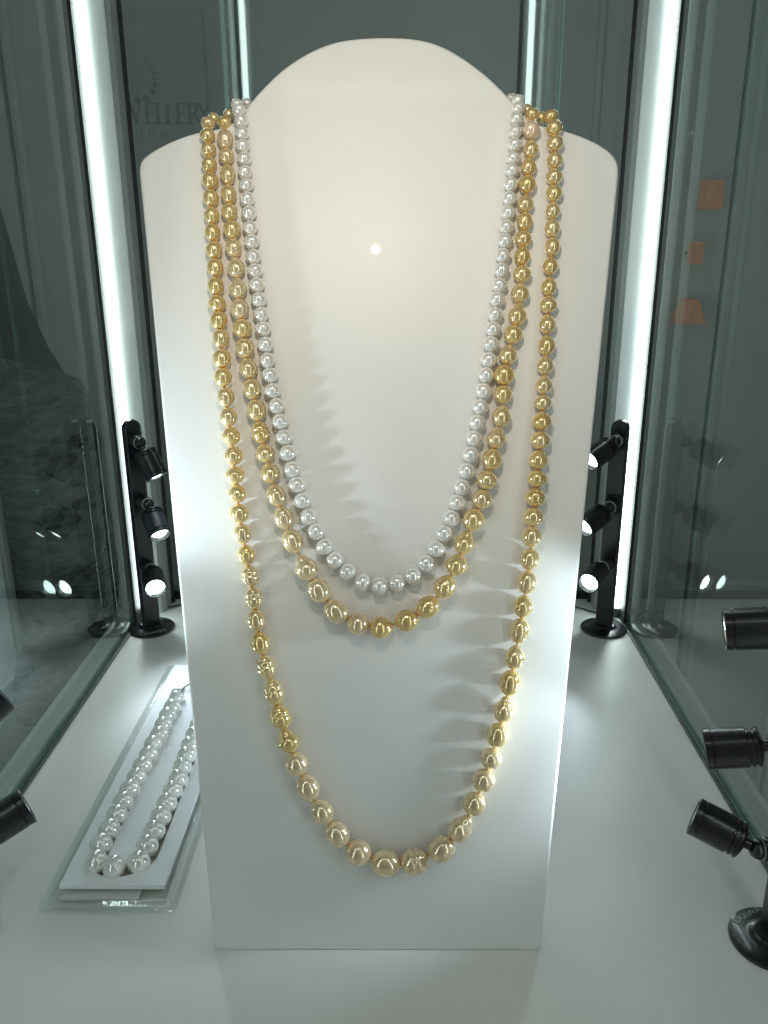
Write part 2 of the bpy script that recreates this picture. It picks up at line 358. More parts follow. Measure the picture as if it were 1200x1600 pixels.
TRAY_PEARLS = [(-0.1959,0.6509), (-0.1958,0.6350), (-0.1964,0.6217), (-0.1961,0.6069), (-0.1955,0.5924), (-0.1967,0.5786), (-0.1964,0.5642), (-0.1970,0.5499), (-0.1973,0.5355), (-0.1980,0.5209), (-0.1984,0.5071), (-0.1984,0.4923), (-0.1987,0.4773), (-0.1996,0.4627), (-0.1973,0.4463), (-0.1841,0.4416), (-0.1691,0.4457), (-0.1680,0.4611), (-0.1673,0.4760), (-0.1670,0.4907), (-0.1665,0.5054), (-0.1660,0.5201), (-0.1653,0.5339), (-0.1659,0.5487), (-0.1662,0.5633), (-0.1667,0.5773)]
BOARD_OUTLINE = [(-96.5,0.0), (-135.7,453.7), (-135.3,458.0), (-133.1,461.6), (-127.2,465.9), (-116.2,471.3), (-105.2,475.1), (-94.3,477.2), (-86.3,478.8), (-78.2,483.1), (-72.0,492.4), (-65.0,500.3), (-54.0,510.8), (-39.5,520.3), (-24.9,526.3), (-10.4,528.4), (4.1,529.0), (18.6,528.6), (33.1,525.9), (47.7,518.5), (62.2,507.8), (71.4,499.2), (77.6,492.4), (84.2,483.9), (94.4,479.2), (107.9,476.9), (124.4,470.6), (132.8,465.2), (136.9,460.2), (138.0,455.5), (138.0,452.3), (96.5,0.0)]

# ------------------------------------------------------------------ setting: hall behind the cabinet
WALL_Y = 1.55
M['wall'] = plain('wall_panel_grey', (0.76, 0.80, 0.765), 0.55, var=0.05, scale=3)
M['wall_dark'] = plain('wall_seam_grey', (0.33, 0.36, 0.36), 0.6, var=0.1, scale=6)
M['wall_light'] = plain('wall_trim_grey', (0.78, 0.84, 0.82), 0.5, var=0.06, scale=6)
M['hall_floor'] = plain('hall_floor_grey', (0.22, 0.23, 0.22), 0.5, var=0.12, scale=3)

wall = tag(MB().box(-1.5, 1.5, WALL_Y + 0.02, WALL_Y + 0.08, -1.0, 1.6).build('back_wall', M['wall_dark']), kind='structure')
seams = [-1.5, -0.66, -0.262, 0.205, 0.585, 0.80, 1.5]         # each grey panel stands proud of the dark joint
for a, b in zip(seams[:-1], seams[1:]):
    MB().box(a + 0.004, b - 0.004, WALL_Y, WALL_Y + 0.022, -1.0, 1.6).build('wall_panel', M['wall'], wall, bevel=0.002)
for x in (-0.640, -0.246, 0.245, 0.335, 0.607, 0.785):
    MB().box(x - 0.005, x + 0.005, WALL_Y - 0.012, WALL_Y - 0.001, -1.0, 1.6).build('wall_trim', M['wall_light'], wall, bevel=0.002)
tag(MB().box(-2.0, 2.0, -0.6, 1.7, -1.06, -1.0).build('hall_floor', M['hall_floor']), kind='structure')

# ------------------------------------------------------------------ cabinet
GL, GR, GB = -0.2867, 0.2491, 0.893          # inner faces of left, right and back glass
FRONT, TOP = 0.04, 0.86
tag(MB().box(GL + 0.0012, GR - 0.0012, FRONT, GB - 0.002, -0.02, 0.0).build('cabinet_floor', M['floor']), kind='structure')

cab = tag(empty('glass_showcase', (0, 0.4, -1.0)), 'lit glass showcase with white corner posts and LED strips around the jewellery', 'showcase')
cab_inv = Matrix.Translation((0, -0.4, 1.0))
def cpart(mb, name, mats, parent=None, **k):
    mb.v = [tuple(Vector(p) - Vector((0, 0.4, -1.0))) for p in mb.v]
    return mb.build(name, mats, parent or cab, **k)

cpart(MB().box(GL - 0.03, GR + 0.03, FRONT, GB + 0.03, -1.0, -0.024), 'plinth', M['ledge'], bevel=0.003)
G = 0.008
for sgn, x in ((-1, GL), (1, GR)):
    x0, x1 = (x - G, x) if sgn < 0 else (x, x + G)
    cpart(MB().box(x0, x1, FRONT, GB + G, -0.010, TOP, mats=[0, 0, 1, 1, 1, 1]), 'side_pane', [M['glass'], M['glass_edge']])
    r0, r1 = (x - 0.026, x - G - 0.0005) if sgn < 0 else (x + G + 0.0005, x + 0.026)
    cpart(MB().box(r0, r1, FRONT, GB + 0.02, -0.022, 0.0005), 'base_rail', M['ledge'], bevel=0.001)
    s0, s1 = (x + 0.0003, x + 0.0040) if sgn < 0 else (x - 0.0040, x - 0.0003)
    cpart(MB().box(s0, s1, FRONT, GB - 0.03, 0.0002, 0.0022), 'sealant_bead', M['sealant'], bevel=0.0008)
# back: a middle sliding pane in front of two outer panes
cpart(MB().box(-0.1675, 0.1575, GB, GB + 0.006, -0.01, TOP, mats=[1, 1, 0, 0, 1, 1]), 'back_pane', [M['glass'], M['glass_edge']])
cpart(MB().box(GL + 0.002, -0.1655, GB + 0.009, GB + 0.015, -0.01, TOP, mats=[1, 1, 0, 0, 1, 1]), 'back_pane', [M['glass'], M['glass_edge']])
cpart(MB().box(0.1558, GR - 0.002, GB + 0.009, GB + 0.015, -0.01, TOP, mats=[1, 1, 0, 0, 1, 1]), 'back_pane', [M['glass'], M['glass_edge']])
cpart(MB().box(GL, GR, GB - 0.0015, GB - 0.0003, 0.0002, 0.010), 'back_track', M['gasket'])
cpart(MB().box(GL, GR, GB + 0.016, GB + 0.03, -0.022, 0.012), 'base_rail', M['ledge'], bevel=0.001)

def corner_post(side, yref, fy):
    """white lit face, grey flange, black gasket; side = -1 left, +1 right; fy = +1 rear post, -1 front post"""
    g = GL if side < 0 else GR
    def P(dx, dy): return (g - side * dx, yref + fy * dy)
    def poly(pts):
        q = [P(*p) for p in pts]
        return q if side * fy > 0 else q[::-1]
    body = cpart(MB().prism(poly([(0.0095, 0.006), (0.0222, 0.0165), (0.0225, 0.017), (0.0225, 0.048), (0.004, 0.048), (0.004, 0.006)]), 0.0005, TOP), 'corner_post', M['post'])
    cpart(MB().prism(poly([(0.0228, 0.0175), (0.0262, 0.0220), (0.0262, 0.0475), (0.0228, 0.0475)]), 0.0005, TOP), 'flange', M['flange'], body).location = (0, 0, 0)
    cpart(MB().prism(poly([(0.0265, 0.042), (0.0290, 0.043), (0.0290, 0.0475), (0.0265, 0.0475)]), 0.0005, TOP), 'gasket', M['gasket'], body)
    cpart(MB().prism(poly([(0.0004, -0.0160), (0.0036, -0.0160), (0.0036, 0.006), (0.0004, 0.006)]), 0.0005, TOP), 'gasket', M['gasket'], body)
    if fy > 0:
        cpart(MB().prism(poly([(0.0040, 0.0015), (0.0088, 0.0015), (0.0088, 0.0056), (0.0040, 0.0056)]), 0.012, TOP - 0.02), 'led_strip', M['led'], body)
        ch = MB(); z = 0.016
        xa, xb = sorted((P(0.0041, 0)[0], P(0.0066, 0)[0])); ya, yb = sorted((P(0, 0.0004)[1], P(0, 0.00145)[1]))
        while z < TOP - 0.03:
            ch.box(xa, xb, ya, yb, z, z + 0.0030); z += 0.0062
        tag(cpart(ch, 'led_chips', M['led_chip'], body), kind='stuff')
    else:
        cpart(MB().prism(poly([(0.0040, 0.0005), (0.0140, 0.0005), (0.0140, 0.0056), (0.0040, 0.0056)]), 0.012, TOP - 0.02), 'led_strip', M['led_front'], body)
    cpart(MB().prism(poly([(0.0040, 0.0018), (0.0085, 0.0018), (0.0085, 0.0056), (0.0040, 0.0056)]), 0.0006, 0.0115), 'strip_end', M['sealant'], body)
    for o in body.children:
        o.matrix_parent_inverse = Matrix.Identity(4)
    return body
for side in (-1, 1):
    corner_post(side, 0.838, 1)
    corner_post(side, 0.105, -1)
# top frame and the bar that carries the overhead lamp
for x in (GL - 0.02, GR):
    cpart(MB().box(x, x + 0.02, FRONT, GB + 0.02, TOP + 0.001, TOP + 0.03), 'top_rail', M['post'], bevel=0.002)
for y in (FRONT, GB):
    cpart(MB().box(GL + 0.0005, GR - 0.0005, y, y + 0.02, TOP + 0.001, TOP + 0.03), 'top_rail', M['post'], bevel=0.002)
tr = cpart(MB().box(GL + 0.03, GR - 0.03, 0.070, 0.098, TOP - 0.030, TOP + 0.0005), 'front_header', M['post'], bevel=0.002)
o = cpart(MB().box(GL + 0.032, GR - 0.032, 0.0985, 0.1035, TOP - 0.026, TOP - 0.006), 'led_strip', M['led_front'], tr)
o.matrix_parent_inverse = Matrix.Identity(4)
cpart(MB().box(GL + 0.0005, GR - 0.0005, 0.150, 0.172, TOP + 0.001, TOP + 0.022), 'lamp_bar', M['post'], bevel=0.002)

# ------------------------------------------------------------------ necklace bust
LEAN = R(16)
B0 = Vector((-0.01173, 0.38671, 0.0))
ES, ET, EN = Vector((1, 0, 0)), Vector((0, math.sin(LEAN), math.cos(LEAN))), Vector((0, -math.cos(LEAN), math.sin(LEAN)))
BT = 0.010
def onboard(s, t, n=0.0):
    return ES * s + ET * t + EN * n
bust = tag(empty('necklace_bust', B0), 'tall white display bust with rounded neck leaning back under three strands of pearls', 'display bust')
from mathutils.geometry import interpolate_bezier
mb = MB()
pts = [(a / 1000, b / 1000) for a, b in BOARD_OUTLINE]
# smooth the neck and shoulder curve
def chaikin(p, n=2):
    for _ in range(n):
        q = [p[0]]
        for a, b in zip(p[:-1], p[1:]):
            q.append((a[0] * .75 + b[0] * .25, a[1] * .75 + b[1] * .25)); q.append((a[0] * .25 + b[0] * .75, a[1] * .25 + b[1] * .75))
        q.append(p[-1]); p = q
    return p
pts = [pts[0]] + chaikin(pts[1:-1]) + [pts[-1]]
n = len(pts)
fr = [onboard(s, t, 0) for s, t in pts]
bk = [onboard(s, t if t > 0 else BT * math.tan(LEAN), -BT) for s, t in pts]
mb.add(fr + bk, [tuple(reversed(range(n))), tuple(range(n, 2 * n))] + [(i, (i + 1) % n, n + (i + 1) % n, n + i) for i in range(n)])
panel = mb.build('panel', M['board'], bust, bevel=0.0016, bseg=3)
# easel leg behind
mb = MB()
top = onboard(0, 0.36, -BT - 0.0005)
mb.v = [tuple(p) for p in (top + Vector((-0.05, 0, 0.01)), top + Vector((0.05, 0, 0.01)), Vector((0.06, 0.235, 0.0005)), Vector((-0.06, 0.235, 0.0005)),
        top + Vector((-0.05, 0.006, 0.012)), top + Vector((0.05, 0.006, 0.012)), Vector((0.06, 0.242, 0.0005)), Vector((-0.06, 0.242, 0.0005)))]
mb.f = [(0, 1, 2, 3), (7, 6, 5, 4), (0, 4, 5, 1), (1, 5, 6, 2), (2, 6, 7, 3), (3, 7, 4, 0)]; mb.m = [0] * 6
mb.build('easel_leg', M['board'], bust)

# ------------------------------------------------------------------ pearls
def pearl_profile(kind, z):
    r = math.sqrt(max(0.0, 1 - z * z))
    g = lambda c, w: math.exp(-((z - c) / w) ** 2)
    ss = lambda a, b: (lambda t: t * t * (3 - 2 * t))(min(1, max(0, (z - a) / (b - a))))
    if kind == 'o': return r ** 0.86
    if kind == 'd': return r ** 0.97 * (1.02 - 0.17 * ss(-0.3, 0.95) - 0.04 * g(0.75, 0.2))
    if kind == 'p': return r ** 0.95 * (1.03 - 0.27 * ss(-0.15, 0.75) - 0.04 * g(0.52, 0.10) + 0.07 * g(0.88, 0.14))
    if kind == 'w': return r ** 0.84 * (1.0 - 0.13 * g(0.14, 0.13) - 0.05 * g(0.62, 0.07) - 0.05 * ss(0.2, 0.9))
    if kind == 'c': return r ** 0.88 * (1.0 - 0.055 * g(0.42, 0.06) - 0.05 * g(0.64, 0.05) - 0.10 * ss(0.1, 0.9))
    if kind == 'g': return r ** 0.94 * (1.0 - 0.05 * g(0.10, 0.045) - 0.055 * g(0.28, 0.045) - 0.05 * g(0.46, 0.045) - 0.09 * ss(0.3, 0.9))
    if kind == 'l': return r ** 0.95 * (1.0 - 0.14 * ss(0.1, 0.9))
    return r
def pearl_mesh(kind, var):
    rings, seg = (40, 30) if kind in 'pwcg' else (22, 28)
    vs, fs = [(0, 0, 1)], []
    off = Vector((var * 7.3 + ord(kind), var * 3.1, 1.7))
    amp = {'r': 0.010, 'l': 0.07}.get(kind, 0.025)
    for i in range(1, rings):
        z = math.cos(math.pi * i / rings)
        r = pearl_profile(kind, z)
        tilt = 0.05 if kind in 'wcg' else 0
        for k in range(seg):
            a = 2 * math.pi * k / seg
            p = Vector((r * math.cos(a), r * math.sin(a), z))
            q = 1 + amp * noise.noise(p * 1.1 + off)
            vs.append((p.x * q, p.y * q, p.z * (1 + 0.4 * amp * noise.noise(p + off * 2)) + tilt * p.x * (var - 1)))
    vs.append((0, 0, -1))
    for k in range(seg): fs.append((0, 1 + k, 1 + (k + 1) % seg))
    for i in range(rings - 2):
        for k in range(seg):
            k2 = (k + 1) % seg; b = 1 + i * seg
            fs.append((b + k, b + seg + k, b + seg + k2, b + k2))
    e = len(vs) - 1; b = 1 + (rings - 2) * seg
    for k in range(seg): fs.append((b + k, e, b + (k + 1) % seg))
    m = MB(); m.add(vs, fs)
    return m.mesh('pearl_' + kind, M['gold'], smooth=True)
_pm = {}
def pearl_obj(kind, material, loc, rot, scale, parent):
    var = random.randrange(3) if kind != 'r' else random.randrange(2)
    key = (kind, var, material.name)
    if key not in _pm:
        me = pearl_mesh(kind, var); me.materials[0] = material; _pm[key] = me
    o = bpy.data.objects.new('pearl', _pm[key])
    o.matrix_local = Matrix.Translation(loc) @ rot @ Matrix.Diagonal((*scale, 1))
    return link(o, parent)

def necklace(name, data, label, group, mats, thread_mat):
    root = tag(empty(name, B0), label, 'necklace', group)
    rows = [r.split(',') for r in data.replace('\n', ';').split(';') if r.strip()]
    cen = []
    for i, r in enumerate(rows):
        s, t, o, w, l, ang = [float(x) for x in r[:6]]; kind = r[6].strip()
        m = mats(i, len(rows), kind)
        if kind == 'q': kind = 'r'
        if kind == 'D':
            kind = 'd'
            if math.sin(ang) < 0: ang += math.pi
        axis = ES * math.sin(ang) + ET * math.cos(ang)
        c = onboard(s / 1000, t / 1000, o / 1000)
        cen.append(c)
        fm = frame(axis, (0, 0, 0), EN) @ Matrix.Rotation(random.uniform(0, 6.28), 4, 'Z')
        w2 = w / 2000 * (1.07 if l > 1.14 * w else 1.10)
        pearl_obj(kind, m, c, fm, (w2, w2, l / 2000 * 1.025), root)
    a, b = cen[-1], cen[0]
    back = [a.lerp(b, k / 8) + EN * -0.002 + ET * (-0.05 * math.sin(math.pi * k / 8)) for k in range(1, 8)]
    MB().tube(cen + back, 0.00055, 8, closed=True).build('thread', thread_mat, root, smooth=True)
    return root

necklace('pearl_necklace', OUTER, 'longest golden baroque pearl necklace, outermost of the three on the bust', 'necklaces draped on the bust',
         lambda i, n, k: M['gold_pale'] if 33 < i < 46 else M['gold'], M['thread_gold'])
necklace('pearl_necklace', MIDDLE, 'golden pearl necklace hanging between the white strand and the longest strand', 'necklaces draped on the bust',
         lambda i, n, k: M['peach_glint'] if k == 'q' else (M['gold_pale'] if (20 < i < 27 or i in (2, 3, 8, 9, 10, 11)) else M['gold']), M['thread_gold'])
necklace('pearl_necklace', WHITE, 'round white pearl necklace, shortest and innermost strand on the bust', 'necklaces draped on the bust',
         lambda i, n, k: M['white'], M['thread_white'])

# ------------------------------------------------------------------ boxed necklace lying at the left
TX0, TX1, TY0, TY1 = -0.2255, -0.1385, 0.4145, 0.728        # outer clear tray
def rrect(x0, x1, y0, y1, r, n=6):
    out = []
    for cx_, cy_, a0 in ((x1 - r, y1 - r, 0), (x0 + r, y1 - r, 90), (x0 + r, y0 + r, 180), (x1 - r, y0 + r, 270)):
        for k in range(n + 1):
            a = R(a0 + 90 * k / n); out.append((cx_ + r * math.cos(a), cy_ + r * math.sin(a)))
    return out
box = tag(empty('necklace_tray', (-0.182, 0.573, 0)), 'clear plastic tray with white card insert lying left of the bust', 'tray')
BO = Vector((-0.182, 0.573, 0))
def bpart(mb, name, mats, **k):
    mb.v = [tuple(Vector(p) - BO) for p in mb.v]
    return mb.build(name, mats, box, **k)
def ringwall(levels):
    mb = MB(); rows = []
    for (ins, z) in levels:
        rows.append([(x, y, z) for x, y in rrect(TX0 + ins, TX1 - ins, TY0 + ins, TY1 - ins, max(0.0015, 0.005 - ins * 0.4))])
    nn = len(rows[0])
    vs = [p for r_ in rows for p in r_]; fs = []
    for i in range(len(rows) - 1):
        for k in range(nn):
            k2 = (k + 1) % nn; fs.append((i * nn + k, i * nn + k2, (i + 1) * nn + k2, (i + 1) * nn + k))
    return mb.add(vs, fs), nn
mb, nn = ringwall([(0.0, 0.0008), (0.0, 0.0016), (0.0035, 0.0022), (0.0042, 0.0026), (0.0050, 0.0052), (0.0058, 0.0058), (0.0068, 0.0057), (0.0076, 0.0040), (0.0082, 0.0012)])
mb.f.append(tuple(range(8 * nn, 9 * nn))); mb.m.append(0)
bpart(mb, 'clear_tray', M['plastic'], smooth=True, angle=R(50))
# crimped front edge of the tray
mb = MB()
for k in range(46):
    x = TX0 + 0.010 + k * 0.00145
    mb.box(x, x + 0.0007, TY0 + 0.0006, TY0 + 0.0028, 0.0018, 0.0028)
tag(bpart(mb, 'crimped_edge', M['plastic']), kind='stuff')
# card insert: top sheet with a U-shaped slot showing a cream bed
CX0, CX1, CY0, CY1, CZ = -0.2150, -0.1480, 0.4285, 0.716, 0.0095
ux0, ux1 = -0.1982, -0.1664
slot_o, slot_i, hw, hi_ = [], [], 0.0072, 0.0052
cxm = (ux0 + ux1) / 2; rad = (ux1 - ux0) / 2; ycen = 0.4570
for k in range(17):
    a = R(180 + 180 * k / 16)
    slot_o.append((cxm + (rad + hw) * math.cos(a), ycen + (rad + hw) * math.sin(a) * 0.92))
    slot_i.append((cxm + (rad - hi_) * math.cos(a), ycen + (rad - hi_) * math.sin(a) * 0.92))
yt = 0.672
outer_loop = [(ux0 - hw, yt)] + slot_o + [(ux1 + hw, yt)]
inner_loop = [(ux0 + hi_, yt)] + slot_i + [(ux1 - hi_, yt)]
mb = MB()
def plate(poly, z0, z1): mb.prism(poly, z0, z1)
# tongue inside the U
plate(inner_loop, 0.004, CZ)
# surround: strips from slot edge to card border
nO = len(outer_loop)
border = []
for (x, y) in outer_loop:
    if y >= yt - 1e-6: border.append((CX0 if x < cxm else CX1, yt))
    elif y > ycen - 1e-6: border.append((CX0 if x < cxm else CX1, y))
    else:
        dx, dy = x - cxm, y - ycen
        tx = ((CX1 - cxm) if dx > 0 else (cxm - CX0)) / max(1e-6, abs(dx)); ty = (ycen - CY0) / max(1e-6, abs(dy))
        q = min(tx, ty); border.append((cxm + dx * q, ycen + dy * q))
for k in range(nO - 1):
    a, b, c, d = outer_loop[k], outer_loop[k + 1], border[k + 1], border[k]
    mb.add([(*a, CZ), (*b, CZ), (*c, CZ), (*d, CZ)], [(0, 3, 2, 1)])
    mb.add([(*a, CZ), (*b, CZ), (*b, 0.004), (*a, 0.004)], [(0, 1, 2, 3)])
mb.add([(CX0, CY0, CZ - 1e-5), (CX0 + 0.006, CY0, CZ - 1e-5), (CX0, CY0 + 0.006, CZ - 1e-5)], [(0, 1, 2)])
mb.add([(CX1, CY0, CZ - 1e-5), (CX1, CY0 + 0.006, CZ - 1e-5), (CX1 - 0.006, CY0, CZ - 1e-5)], [(0, 1, 2)])
mb.box(CX0, CX1, yt, CY1, 0.004, CZ)
mb.add([(CX0, CY0, CZ), (CX1, CY0, CZ), (CX1, CY0, 0.0065), (CX0, CY0, 0.0065)], [(3, 2, 1, 0)])
mb.add([(CX0, yt, CZ), (CX0, CY0, CZ), (CX0, CY0, 0.0065), (CX0, yt, 0.0065)], [(3, 2, 1, 0)])
mb.add([(CX1, yt, CZ), (CX1, CY0, CZ), (CX1, CY0, 0.0065), (CX1, yt, 0.0065)], [(0, 1, 2, 3)])
bpart(mb, 'card_insert', M['card'])
bpart(MB().box(CX0 + 0.004, CX1 - 0.004, CY0 + 0.005, yt, 0.0015, 0.0046), 'cream_bed', M['trench'])
bpart(MB().box(-0.2130, -0.1640, 0.4235, 0.4425, 0.0022, 0.0030), 'paper_slip', M['paper'])

tn = tag(empty('pearl_necklace', BO), 'large white pearl necklace folded in a U inside the clear tray', 'necklace')
cen = []
for i, (x, y) in enumerate(TRAY_PEARLS):
    d = 0.0152 if i not in (0,) else 0.0135
    c = Vector((x, y, 0.0122)) - BO; cen.append(c)
    a = Vector(TRAY_PEARLS[min(i + 1, len(TRAY_PEARLS) - 1)]) - Vector(TRAY_PEARLS[max(i - 1, 0)])
    pearl_obj('r', M['white_big'], c, frame((a.x, a.y, 0.01)) @ Matrix.Rotation(random.uniform(0, 6), 4, 'Z'), (d / 2, d / 2, d / 2 * random.uniform(0.97, 1.01)), tn)
for y in (0.5925, 0.6070, 0.6215, 0.6360, 0.6505):
    c = Vector((-0.1667, y, 0.0122)) - BO; cen.append(c)
    pearl_obj('r', M['white_big'], c, Matrix.Identity(4), (0.0076,) * 3, tn)
MB().tube(cen, 0.0008, 8).build('thread', M['thread_white'], tn, smooth=True)
clasp = MB()
clasp.tube([Vector((-0.1955, 0.6600, 0.011)) - BO, Vector((-0.194, 0.668, 0.0125)) - BO, Vector((-0.188, 0.676, 0.0135)) - BO, Vector((-0.180, 0.678, 0.0135)) - BO], 0.0006, 8)
clasp.build('clasp_cord', M['sealant'], tn, smooth=True)

# ------------------------------------------------------------------ spotlight stands
def text_mesh(body, size, mat_):
    cu = bpy.data.curves.new('t', 'FONT'); cu.body = body; cu.size = size; cu.align_x = 'CENTER'; cu.extrude = 0.00005; cu.resolution_u = 2
    o = bpy.data.objects.new('t', cu); col.objects.link(o)
    dg = bpy.context.evaluated_depsgraph_get()
    me = bpy.data.meshes.new_from_object(o.evaluated_get(dg))
    bpy.data.objects.remove(o); me.materials.clear(); me.materials.append(mat_)
    return me
PRINT = text_mesh('EXAWA', 0.0062, M['print'])
MARKS = MB()
random.seed(3)
for k in range(13):
    w_ = random.uniform(0.0006, 0.0011)
    MARKS.box(k * 0.0013, k * 0.0013 + w_ * 0.35, 0, random.uniform(0.0008, 0.0016), 0, 0.00004)
    MARKS.box(k * 0.0013, k * 0.0013 + w_, 0.0003, 0.0007, 0, 0.00004)
MARKS = MARKS.mesh('print_marks', M['print_dim'])

BASE_PROF = [(0.0243, 0.0003), (0.0245, 0.0012), (0.0240, 0.0024), (0.0215, 0.0033), (0.0150, 0.0042), (0.0112, 0.0050), (0.0100, 0.0062)]
BODY_PROF = [(0.0040, 0.0), (0.0062, 0.0006), (0.0082, 0.0012), (0.0104, 0.0022), (0.0110, 0.0028), (0.0110, 0.0040), (0.0099, 0.0043), (0.0099, 0.0053),
             (0.0110, 0.0056), (0.0110, 0.0070), (0.0100, 0.0073), (0.0100, 0.0083), (0.0112, 0.0087), (0.0112, 0.0258), (0.0107, 0.0261), (0.0107, 0.0265),
             (0.0112, 0.0268), (0.0112, 0.0302), (0.0108, 0.0306), (0.0098, 0.0306), (0.0096, 0.0296)]
def spot_stand(x, y, heads, label, printed, energy):
    root = tag(empty('spotlight_stand', (x, y, 0)), label, 'spotlight', 'spotlight stands in the cabinet corners')
    MB().lathe(BASE_PROF, 56).build('base', M['black'], root, smooth=True, angle=R(40))
    h0 = Vector(heads[0][0]) - Vector((x, y, 0)); nd = Vector((h0.x, h0.y, 0)).normalized(); sd = Vector((-nd.y, nd.x, 0))
    # flat bar with rounded top
    mb = MB(); hwid, hth, ztop = 0.0088, 0.0046, 0.2205
    ol = [(-hwid, 0.005), (hwid, 0.005)] + [(hwid * math.cos(R(180 * k / 14)), ztop + hwid * math.sin(R(180 * k / 14))) for k in range(15)]
    nn_ = len(ol)
    vs = [tuple(sd * a + nd * hth + Vector((0, 0, b))) for a, b in ol] + [tuple(sd * a - nd * hth + Vector((0, 0, b))) for a, b in ol]
    mb.add(vs, [tuple(range(nn_)), tuple(reversed(range(nn_, 2 * nn_)))] + [(i, nn_ + i, nn_ + (i + 1) % nn_, (i + 1) % nn_) for i in range(nn_)])
    mb.build('pole', M['black'], root, bevel=0.0016, bseg=3)
    for (ball, d, dim) in heads:
        b = Vector(ball) - Vector((x, y, 0)); d = Vector(d).normalized()
        hd = empty('spot_head', (0, 0, 0), root)
        pole_pt = Vector((0, 0, b.z)) + nd * hth
        arm = (b - pole_pt); al = max(0.006, arm.length - 0.002); arm.normalize()
        MB().lathe([(0.0066, -0.001), (0.0068, 0.0), (0.0068, al - 0.0012), (0.0062, al), (0.0052, al), (0.0050, al - 0.003)], 32, mtx=frame(arm, pole_pt), cap1=True).build('socket', M['black'], hd, smooth=True)
        MB().lathe([(0.0052, al - 0.0004), (0.0065, al + 0.0003), (0.0052, al + 0.0006)], 32, mtx=frame(arm, pole_pt), cap0=False, cap1=False).build('socket_ring', M['ringwhite'], hd, smooth=True)
        MB().lathe([(0.0001 + 0.0056 * math.sin(R(180 * k / 14)), -0.0056 * math.cos(R(180 * k / 14))) for k in range(15)], 28, mtx=frame(d, b)).build('ball_joint', M['black'], hd, smooth=True)
        MB().lathe([(0.0032, 0.0), (0.0032, 0.0085)], 20, mtx=frame(d, b)).build('stem', M['black'], hd, smooth=True)
        mt = frame(d, b + d * 0.0075)
        bo = MB().lathe(BODY_PROF, 48, mtx=mt, cap1=False).build('lamp_body', M['black'], hd, smooth=True, angle=R(30))
        MB().lathe([(0.0060, 0.0268), (0.0078, 0.0278), (0.0096, 0.0298)], 12, mtx=mt, cap0=False, cap1=False).build('reflector', M['reflector'], bo)
        MB().lathe([(0.0072, 0.0276), (0.0068, 0.0284), (0.0050, 0.0292), (0.0025, 0.0296), (0.0003, 0.0297)], 32, mtx=mt).build('lens', M['lens'], bo, smooth=True)
        mk = bpy.data.objects.new('print', MARKS); link(mk, bo)
        side = Vector((0, -0.62, 0.78)); side = (side - d * side.dot(d)).normalized()
        ax = -d if d.x < 0 else d
        yv = side.cross(ax)
        m4 = Matrix((ax, yv if True else yv, side)).transposed().to_4x4(); 
        st = b + d * (0.0075 + (0.0245 if d.x < 0 else 0.0095))
        m4.translation = st + side * 0.01122 - yv * 0.0006
        mk.matrix_local = m4
        # the light itself
        ld = bpy.data.lights.new('spot_beam', 'SPOT'); ld.energy = energy * dim; ld.color = (0.74, 0.90, 1.0)
        ld.spot_size = R(78); ld.spot_blend = 0.75; ld.shadow_soft_size = 0.009
        lo = bpy.data.objects.new('spot_beam', ld); link(lo, root)
        lo.matrix_local = frame(-d, b + d * 0.0395)
    if printed is not None:
        p = bpy.data.objects.new('base_print', PRINT); link(p, root)
        a = R(printed); rr = 0.0185
        # lies on the sloping rim, reading from the wall side
        m4 = Matrix.Translation((rr * math.cos(a), rr * math.sin(a), 0.00395)) @ Matrix.Rotation(a + R(90) + R(180) , 4, 'Z') @ Matrix.Rotation(R(-7), 4, 'X')
        p.matrix_local = m4 @ Matrix.Translation((0, -0.0022, 0))
    return root

spot_stand(-0.2652, 0.8142, [((-0.2533, 0.800, 0.2086), (0.45, -0.28, -0.85), 1), ((-0.2510, 0.800, 0.1451), (0.43, -0.62, -0.66), 1), ((-0.2545, 0.799, 0.0745), (0.36, -0.92, -0.16), 1)],
           'black three-head spotlight stand in the rear left corner, top head pointing down', -62, SPOT_BACK)
spot_stand(0.2220, 0.8127, [((0.2145, 0.800, 0.2100), (-0.76, -0.52, -0.38), 1), ((0.2140, 0.800, 0.1415), (-0.76, -0.52, -0.38), 1), ((0.2110, 0.797, 0.0780), (-0.55, -0.83, -0.12), 1)],
           'black three-head spotlight stand in the rear right corner, heads pointing left', None, SPOT_BACK)
spot_stand(0.2240, 0.3938, [((0.2110, 0.394, 0.2075), (-0.93, 0.24, -0.16), 0.6), ((0.2090, 0.394, 0.1360), (-0.90, 0.25, -0.24), 0.8), ((0.2075, 0.394, 0.0665), (-0.84, 0.46, 0.24), 1.1)],
           'black spotlight stand with round base cut off by the right edge, nearest the viewer', 118, SPOT_FRONT)
spot_stand(-0.2652, 0.3940, [((-0.2520, 0.372, 0.2120), (0.80, 0.40, 0.45), 0.95), ((-0.2490, 0.394, 0.1370), (0.66, 0.58, 0.46), 1.3), ((-0.2490, 0.394, 0.0687), (0.76, 0.56, 0.30), 0.8)],
           'black spotlight head poking in at the left edge beside the tray', None, SPOT_FRONT)

for rootname, pts_ in (('spotlight_stand', [(-0.020, 0.010, 0.0022), (-0.0205, 0.018, 0.0016), (-0.0165, 0.030, 0.0016), (-0.004, 0.046, 0.0016), (0.02, 0.060, 0.0016)]),
                       ('spotlight_stand.001', [(0.020, 0.004, 0.0022), (0.0226, -0.002, 0.0016), (0.0215, 0.010, 0.0016), (0.010, 0.030, 0.0016), (-0.02, 0.055, 0.0016)])):
    MB().tube(pts_, 0.0010, 8).build('cable', M['sealant'], bpy.data.objects[rootname], smooth=True)

